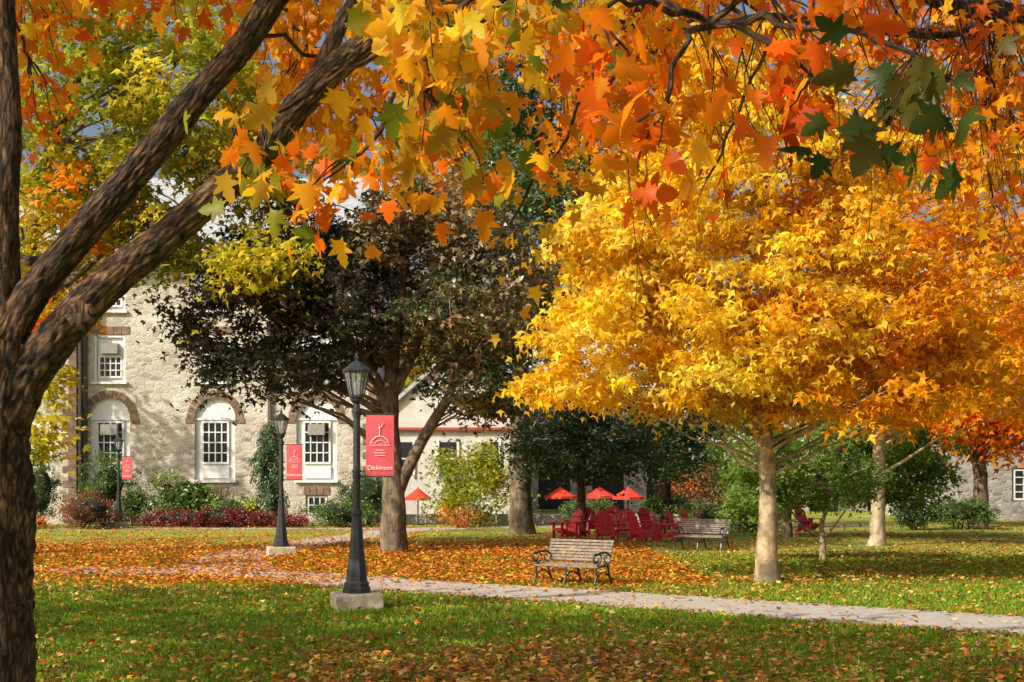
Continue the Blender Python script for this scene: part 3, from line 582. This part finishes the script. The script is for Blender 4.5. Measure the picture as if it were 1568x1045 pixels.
tree('magnolia_tree',[S(1205,824,D),S(1205,780,D),S(1215,700,D)],[.2,.16,.06],
 [E(1350,700,D,90,50,2.4,85,GRN[1:]+LGR[2:]),E(1395,730,D,50,42,2,48,GRN[1:]+LGR[2:]),E(1260,720,D,100,55,2.4,70,GRN),E(1340,660,D,90,30,2,44,GRN),E(1140,690,D,50,60,2,36,GRN+LGR)],60,0.28,0.18,M_barkg,M_leaf,TL,40,0.06,8,zmin=0.8)
D=38
tree('sycamore_tree',[S(12,852,D),S(10,700,D),S(20,500,D),S(60,300,D),S(110,100,D)],[.42,.33,.28,.2,.08],
 [E(120,180,D,150,120,3.4,100,YG),E(300,140,D,120,110,3,90,YG),E(100,330,D,100,80,3,60,YG+ORG[:1]),E(400,390,D-1,62,45,1.3,30,YG[:1]+YG[3:]),E(250,350,D,60,60,1.6,24,YG+GRN),E(380,260,D,90,80,2,45,YG+ORG[1:2]),E(200,30,D,200,60,3,60,YG),E(70,480,D,60,60,2,28,ORG+YG),
  E(80,585,D,30,30,1.0,6,YG),E(65,665,D-6,22,20,0.5,4,YG)],58,0.34,0.24,M_barkg,M_leaf,TL,90,0.07,10,
 extra=[([S(15,520,D),S(120,420,D),S(240,330,D),S(380,300,D-.5),S(400,370,D-1)],[.13,.10,.07,.05,.03])])
# unseen trees added left of the view to cast shade
tree('added_shade_maple',[np.array((-17,15,0.)),np.array((-17,15,3.)),np.array((-16.5,15.2,8.)),np.array((-16.6,15,12.))],[.45,.36,.25,.08],
 [(np.array((-17,15,8.5)),np.array((5.5,4.5,3.0)),150,ORG),(np.array((-10.5,9.0,9.6)),np.array((4.8,3.6,2.2)),200,ORG)],22,0.42,0.40,M_barkd,M_leaf,RH,60)  # added crowns, placed so their shade falls on the near lawn
tree('added_shade_tree',[np.array((-27,55,0.)),np.array((-27,55,5.)),np.array((-27,55,14.))],[.45,.36,.1],
 [(np.array((-27,55.,11.)),np.array((4.5,4.5,3.5)),50,YG)],20,0.5,0.4,M_barkg,M_leaf,RH,40)  # unseen tree added to dapple the hall facade with shade

# ------------------------------------------------------------ distant trees (one mass)
bl=[]
for i in range(46):
    u=rng.uniform(-300,1900); d_=rng.uniform(92,130); top=rng.uniform(330,560) if u>520 else rng.uniform(560,700)
    if 560<u<720: top+=60
    pal=[GRN,DGR,ORG,GLD,GRN,BRN,YG][rng.integers(0,7)]
    bl.append(E(u,(top+770)/2,d_,rng.uniform(70,130),(770-top)/2,4,60,pal))
for u,v,pal in((560,330,YG+ORG),(900,260,GLD),(960,330,GLD+YEL),(700,250,ORG+YG),(880,130,GLD+ORG),(1020,150,GLD),(1010,30,GLD+ORG),(700,120,ORG+GLD)): bl.append(E(u,v,95,90,110,4,90,pal))
P,K,sz,_=crown(bl,26,0.9,0.6,0.2,0.7); dt=empty('distant_trees'); leafobj('foliage',P,sz,K,RH,M_leaf,dt)
w_=Wood()
for c,r,n,p_ in bl: w_.add([(c[0],c[1],0),(c[0],c[1],c[2]),(c[0],c[1],c[2]+r[2]*.7)],[.5,.35,.1],6)
w_.obj('trunks',M_barkg,dt)

# ------------------------------------------------------------ shrubs
def shrub(name,u,v0,v1,ru,d_,pal,n=60,per=55,size=0.09,leafm=M_dleaf,rd=None,sig=0.12,core=0.72,tmpl=RH,shell=.75):
    root=empty(name); z1=H-(v0-728)*d_/F; z0=max(0,H-(v1-728)*d_/F) ; cz=(z0+z1)/2; rz=(z1-z0)/2; x=(u-784)*d_/F; rx=ru*d_/F; rd=rd or max(.4,min(rx,1.4))
    P,K,sz,cl=crown([(np.array((x,d_,cz)),np.array((rx,rd,rz*.92)),n,pal)],per,sig,size,shell,0.8)
    ok=P[:,2]>0.03; leafobj('foliage',P[ok],sz[ok],K[ok],tmpl,leafm,root,0.4,0)
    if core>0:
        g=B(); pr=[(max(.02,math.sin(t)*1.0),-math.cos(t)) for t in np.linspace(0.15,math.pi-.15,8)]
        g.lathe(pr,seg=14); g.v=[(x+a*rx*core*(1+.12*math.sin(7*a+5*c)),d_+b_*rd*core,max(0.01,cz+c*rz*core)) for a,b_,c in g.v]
        g.obj('dark_shade_core',M_coreg,root,smooth=True)  # solid dark core added against see-through, inner shade painted in its colour
    ww=Wood()
    for _ in range(9 if core==0 else 5):
        ww.limb((x+rng.normal()*rx*.15,d_,0),(x+rng.normal()*rx*.5,d_+rng.normal()*rd*.3,z1*.8),0.03,0.008,5,5)
    ww.obj('stems',M_barkd,root)
M_coreg=simple('shrub_inner_shade',(0.02,0.028,0.012),1.0)
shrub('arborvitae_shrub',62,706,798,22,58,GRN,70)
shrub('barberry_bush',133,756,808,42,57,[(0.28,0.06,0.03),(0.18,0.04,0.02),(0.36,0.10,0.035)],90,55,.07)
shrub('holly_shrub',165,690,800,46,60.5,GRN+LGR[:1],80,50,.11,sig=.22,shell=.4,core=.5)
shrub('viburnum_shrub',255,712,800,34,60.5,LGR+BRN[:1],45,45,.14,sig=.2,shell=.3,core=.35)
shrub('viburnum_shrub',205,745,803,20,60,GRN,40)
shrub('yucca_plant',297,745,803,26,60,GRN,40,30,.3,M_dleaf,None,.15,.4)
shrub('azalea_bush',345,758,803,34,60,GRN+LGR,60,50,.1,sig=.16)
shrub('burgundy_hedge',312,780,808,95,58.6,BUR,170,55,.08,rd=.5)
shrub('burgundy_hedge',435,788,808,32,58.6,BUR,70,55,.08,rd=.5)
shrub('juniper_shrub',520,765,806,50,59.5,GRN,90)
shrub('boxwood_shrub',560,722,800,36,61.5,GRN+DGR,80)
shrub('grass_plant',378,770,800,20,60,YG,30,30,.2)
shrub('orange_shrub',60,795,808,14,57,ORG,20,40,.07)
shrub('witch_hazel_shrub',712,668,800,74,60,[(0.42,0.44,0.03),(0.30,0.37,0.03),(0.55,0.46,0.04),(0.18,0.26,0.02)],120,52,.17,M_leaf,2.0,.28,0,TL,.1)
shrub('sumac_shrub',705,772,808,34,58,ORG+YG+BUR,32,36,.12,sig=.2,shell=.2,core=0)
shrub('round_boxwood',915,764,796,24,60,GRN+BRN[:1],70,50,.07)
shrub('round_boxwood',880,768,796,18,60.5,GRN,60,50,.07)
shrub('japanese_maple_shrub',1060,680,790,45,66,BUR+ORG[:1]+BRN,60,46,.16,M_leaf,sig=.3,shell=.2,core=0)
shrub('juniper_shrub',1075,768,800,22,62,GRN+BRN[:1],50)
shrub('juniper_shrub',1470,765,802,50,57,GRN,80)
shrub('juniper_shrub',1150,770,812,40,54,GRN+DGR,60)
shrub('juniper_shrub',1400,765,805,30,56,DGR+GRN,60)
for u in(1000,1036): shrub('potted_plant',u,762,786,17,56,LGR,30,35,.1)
ws=empty('weeping_spruce'); D=59.5; w_=Wood(); base=S(415,806,D); base[2]=0; P0=w_.curve([base,S(414,740,D),S(408,690,D),S(416,645,D)],[.12,.1,.07,.02],.2,8)
PP=[];KK=[]
for i in range(150):
    q=P0[rng.integers(3,len(P0))]; a=rng.uniform(0,6.28); r_=rng.uniform(.2,.95)*(1.0-.35*(q[2]/4.6)); e=q+np.array([r_*math.cos(a),r_*math.sin(a),-rng.uniform(.3,.9)])
    e[2]=max(e[2],.2); Q=w_.limb(q,e,.02,.006,6,4,.25); t=rng.uniform(0,1,100); idx=(t*4.99).astype(int); pt=Q[idx]+(Q[idx+1]-Q[idx])*((t*4.99)%1)[:,None]; pt+=rng.normal(0,.05,pt.shape); pt[:,2]-=rng.uniform(0,.3,len(pt)); PP.append(pt); KK.append(pick([(0.11,0.19,0.08),(0.15,0.24,0.10),(0.06,0.11,0.03)],len(pt)))
w_.obj('trunk_and_limbs',M_barkg,ws); P=np.vstack(PP); leafobj('needles',P,np.full(len(P),.12),np.vstack(KK),RH,M_dleaf,ws,0,1.5)

# ------------------------------------------------------------ foreground maple
fm=empty('maple_tree'); w_=Wood(); D=9.0
tr=[np.array([-3.35,9.0,0.0]),np.array([-3.33,9.0,.25]),S(-22,900,D),S(-28,720,D),S(-18,600,D),S(0,520,D)]
w_.curve(tr,[.42,.31,.285,.285,.26,.20],.02,120,.08,1.0)
bA=w_.curve([S(-10,590,D),S(20,500,D),S(60,435,D),S(150,330,D),S(230,235,D),S(310,140,D),S(370,70,D),S(440,-30,D-.1),S(560,-180,D-.2)],[.17,.12,.105,.095,.09,.085,.085,.08,.05],.016,72,.09,2.0)
bB=w_.curve([S(0,640,D),S(45,570,D),S(100,500,D),S(160,440,D-.05),S(250,365,D-.1),S(340,290,D-.2),S(410,225,D-.4),S(460,160,D-.6),S(530,90,D-.9),S(620,20,D-1.4),S(760,-60,D-2)],[.20,.145,.12,.11,.095,.09,.085,.08,.07,.055,.03],.016,72,.09,3.0)
bC=w_.curve([S(-2,560,D),S(2,450,D),S(8,300,D),S(12,150,D),S(0,-50,D),S(-20,-250,D)],[.16,.11,.08,.075,.07,.05],.025,48,.08,4.0)
bD=w_.curve([S(455,165,D-.6),S(490,110,D-.5),S(520,40,D-.5),S(560,-30,D-.4)],[.075,.05,.045,.03],.03,24,.08)
bE=w_.curve([S(90,400,D),S(30,395,D+.3),S(-60,330,D+.6)],[.04,.03,.02],.05,12,.1)
kc=S(132,484,D-.02); ky=-0.105
P=[kc+np.array([0,ky+.03,0]),kc+np.array([0.004,ky-.01,0.0]),kc+np.array([0.006,ky-.035,0.0]),kc+np.array([0.006,ky-.03,0.0]),kc+np.array([0.006,ky+.0,0.0])]
w_.add(P,[.10,.085,.062,.045,.03],24,.12)
bF=w_.curve([S(620,20,D-1.4),S(800,-30,7),S(900,-20,6.8),S(1000,0,6.6),S(1090,40,6.4)],[.05,.035,.03,.022,.010],.05,12,.1)
high=[]
for tgt in [(-6,5,8),(-1,4,9),(3,6,9.5),(-3,10,10),(-8,8,9),(1,1,8.5),(5,3,9)]:
    high.append(w_.curve([bA[-1] if tgt[0]>-3 else bC[-1],(np.array(tgt)+bC[-1])/2+np.array([0,0,.6]),np.array(tgt,float)],[.06,.05,.02],.3,7))
LP=[];LK=[];LS=[]
def hang(root_pts,u0,u1,v0,v1,d0,d1,n,size,pal,sub=10,sig=.13):
    ns=max(2,int(n/sub)); r=np.sqrt(rng.uniform(0,1,ns)); a=rng.uniform(0,6.28,ns)
    uu=(u0+u1)/2+(u1-u0)/2*r*np.cos(a); vv=(v0+v1)/2+(v1-v0)/2*r*np.sin(a); dd=rng.uniform(d0,d1,ns)
    cs=np.stack([S(*q) for q in zip(uu,vv,dd)])
    hub=np.array([cs[:,0].mean()+rng.normal()*.1,cs[:,1].mean(),cs[:,2].max()+.15]); R=root_pts[np.argmin(np.linalg.norm(root_pts-hub,axis=1))]
    w_.limb(R,hub,.018,.010,10,6,.12)
    for c in cs:
        Q=w_.limb(hub,c,.007,.0025,7,4,.12,.08); m=max(3,int(sub*rng.uniform(.6,1.4)))
        q=Q[rng.integers(4,7,m)]; p=q+rng.normal(0,sig,(m,3)); base=pick(pal,1)
        LP.append(p); k=np.where(rng.uniform(0,1,(m,1))<.55,base,pick(pal,m))*rng.uniform(.7,1.15,(m,1)); LK.append(k); LS.append(size*rng.uniform(.55,1.2,m))
allb=np.vstack([bA,bB,bC,bD,bF]+high)
GO=[(0.26,0.26,0.02),(0.15,0.20,0.015),(0.50,0.30,0.02)]; DG=[(0.04,0.075,0.014),(0.07,0.10,0.018),(0.09,0.08,0.012)]
hang(allb,-20,130,-20,120,9.4,11,170,.11,ORG+GLD); hang(allb,20,110,100,220,9.6,11,80,.10,ORG)
hang(allb,110,300,-50,50,8.5,10.5,110,.115,RED[:1]+ORG+GO[:1]); hang(allb,230,420,-50,40,9,11,80,.115,ORG+YG[:1])
hang(allb,380,560,0,130,9.6,11.5,260,.125,[ORG[1],ORG[3]]+GLD); hang(allb,390,560,110,250,9.8,11.2,230,.125,[ORG[1],ORG[3]]+GLD); hang(allb,440,660,180,280,9.8,11,80,.12,GLD+ORG[1:2])
hang(allb,520,720,-20,90,9.5,12,200,.125,ORG+GLD); hang(allb,540,760,70,220,10,12,200,.12,ORG+GLD)
hang(allb,350,450,210,340,6.2,7,55,.125,GO+ORG[:2]); hang(allb,430,530,240,340,6.4,7.2,45,.125,ORG+GO[2:])
hang(allb,560,720,20,140,6,7.2,85,.135,GLD+GO+YG[3:]); hang(allb,600,770,110,240,6,7.2,85,.135,ORG[1:2]+GO+GLD); hang(allb,650,800,190,285,6.2,7,52,.13,GO+ORG)
hang(allb,650,800,-30,90,7,9,100,.13,GLD+ORG[:2]); hang(allb,780,880,-30,60,7,9,70,.13,GLD+GO)
hang(allb,880,1010,80,180,5.2,6,44,.14,ORG+ORG[:2]); hang(allb,890,1020,190,280,5.2,6,36,.14,ORG+RED[1:2])
hang(allb,1190,1330,20,130,5.4,6.4,54,.135,RED[1:2]+ORG); hang(allb,1250,1380,130,270,5.2,6,56,.135,DG+DG+RED[:1]); hang(allb,1180,1280,130,240,5.6,6.4,26,.13,ORG[:1]+RED)
hang(allb,900,1200,-60,30,7.5,9,150,.125,ORG+GLD+DG[:1]); hang(allb,930,1090,20,190,8.5,10.5,110,.12,ORG+GLD)
cs=[(np.array((-5,3,10.8)),np.array((6.5,6.5,3.0)),100,ORG)]  # unseen top of the maple, added above the frame to shade the lawn
P,K,sz,_=crown(cs,18,.5,.32,.2)
ok=P[:,2]>H+0.345*np.maximum(P[:,1],0)+.5; P,K,sz=P[ok],K[ok],sz[ok]
w_.obj('trunk_and_limbs',M_barkd,fm)
leafobj('maple_leaves',np.vstack(LP),np.concatenate(LS),np.clip(np.vstack(LK),.004,.95),MP,M_leaf,fm,-.3,.55)
leafobj('upper_foliage',P,sz,K,TL,M_leaf,fm)
# second maple, trunk beyond the right edge, limbs reaching in
f2=empty('maple_tree'); w_=Wood(); LP=[];LK=[];LS=[]
tp=w_.curve([np.array((8.6,12.5,0)),np.array((8.5,12.5,.4)),np.array((8.4,12.4,3.)),np.array((8.1,12.3,6.)),np.array((7.8,12,9.))],[.42,.33,.28,.22,.12],.1,24,.1)
b1=w_.curve([np.array((8.3,12.4,4.6)),S(1700,60,12),S(1560,25,11.5),S(1470,10,11),S(1380,-20,10.5),S(1250,-40,10)],[.15,.12,.10,.07,.05,.02],.06,16,.1)
b2=w_.curve([S(1560,25,11.5),S(1450,50,11.4),S(1330,45,11),S(1180,25,10.6),S(1050,45,10),S(900,25,9.6)],[.07,.05,.035,.028,.022,.010],.06,12,.1)
b3=w_.curve([np.array((8.3,12.4,5.6)),S(1600,-80,11),S(1300,-120,10),S(1000,-100,9.5)],[.12,.09,.06,.03],.1,10)
ab=np.vstack([b1,b2,b3])
for (u0,u1,v0,v1,n,pal) in [(1400,1600,-20,110,380,ORG+RED[1:2]),(1430,1600,90,230,330,ORG),(1480,1600,200,330,110,ORG+GLD),(1200,1420,-30,90,320,ORG+RED[1:2]),(1190,1290,80,220,60,ORG+RED),(1370,1480,160,280,90,ORG),
    (1000,1210,-30,60,330,ORG+GLD),(860,1040,-10,90,260,ORG+GLD),(920,1080,60,200,150,ORG+GLD),(780,920,-20,130,190,ORG+GLD),(1030,1100,250,320,18,RED),(800,900,120,280,90,GLD+ORG),(800,860,330,460,28,GLD+ORG[1:2]),(870,960,180,330,40,GLD),(1300,1420,60,190,130,ORG+RED[1:2]),(1500,1580,330,420,36,GLD)]:
    hang(ab,u0,u1,v0,v1,10,13,n,.125,pal,9,.17)
for _ in range(110):
    q=ab[rng.integers(0,len(ab))]; Q=w_.limb(q,q+np.array([rng.normal()*.5,rng.normal()*.3,-rng.uniform(.5,2.1)]),.008,.002,8,4,.25,.1)
    for _ in range(2): s_=Q[rng.integers(3,7)]; w_.limb(s_,s_+np.array([rng.normal()*.2,rng.normal()*.2,-rng.uniform(.1,.4)]),.004,.0015,5,3)
P,K,sz,_=crown([(np.array((8,12,9.8)),np.array((5,5,2.6)),60,ORG)],18,.5,.32,.2)
w_.obj('trunk_and_limbs',M_barkd,f2); leafobj('maple_leaves',np.vstack(LP),np.concatenate(LS),np.clip(np.vstack(LK),.004,.95),MP5,M_leaf,f2,-.3,.55)
leafobj('upper_foliage',P,sz,K,TL,M_leaf,f2)
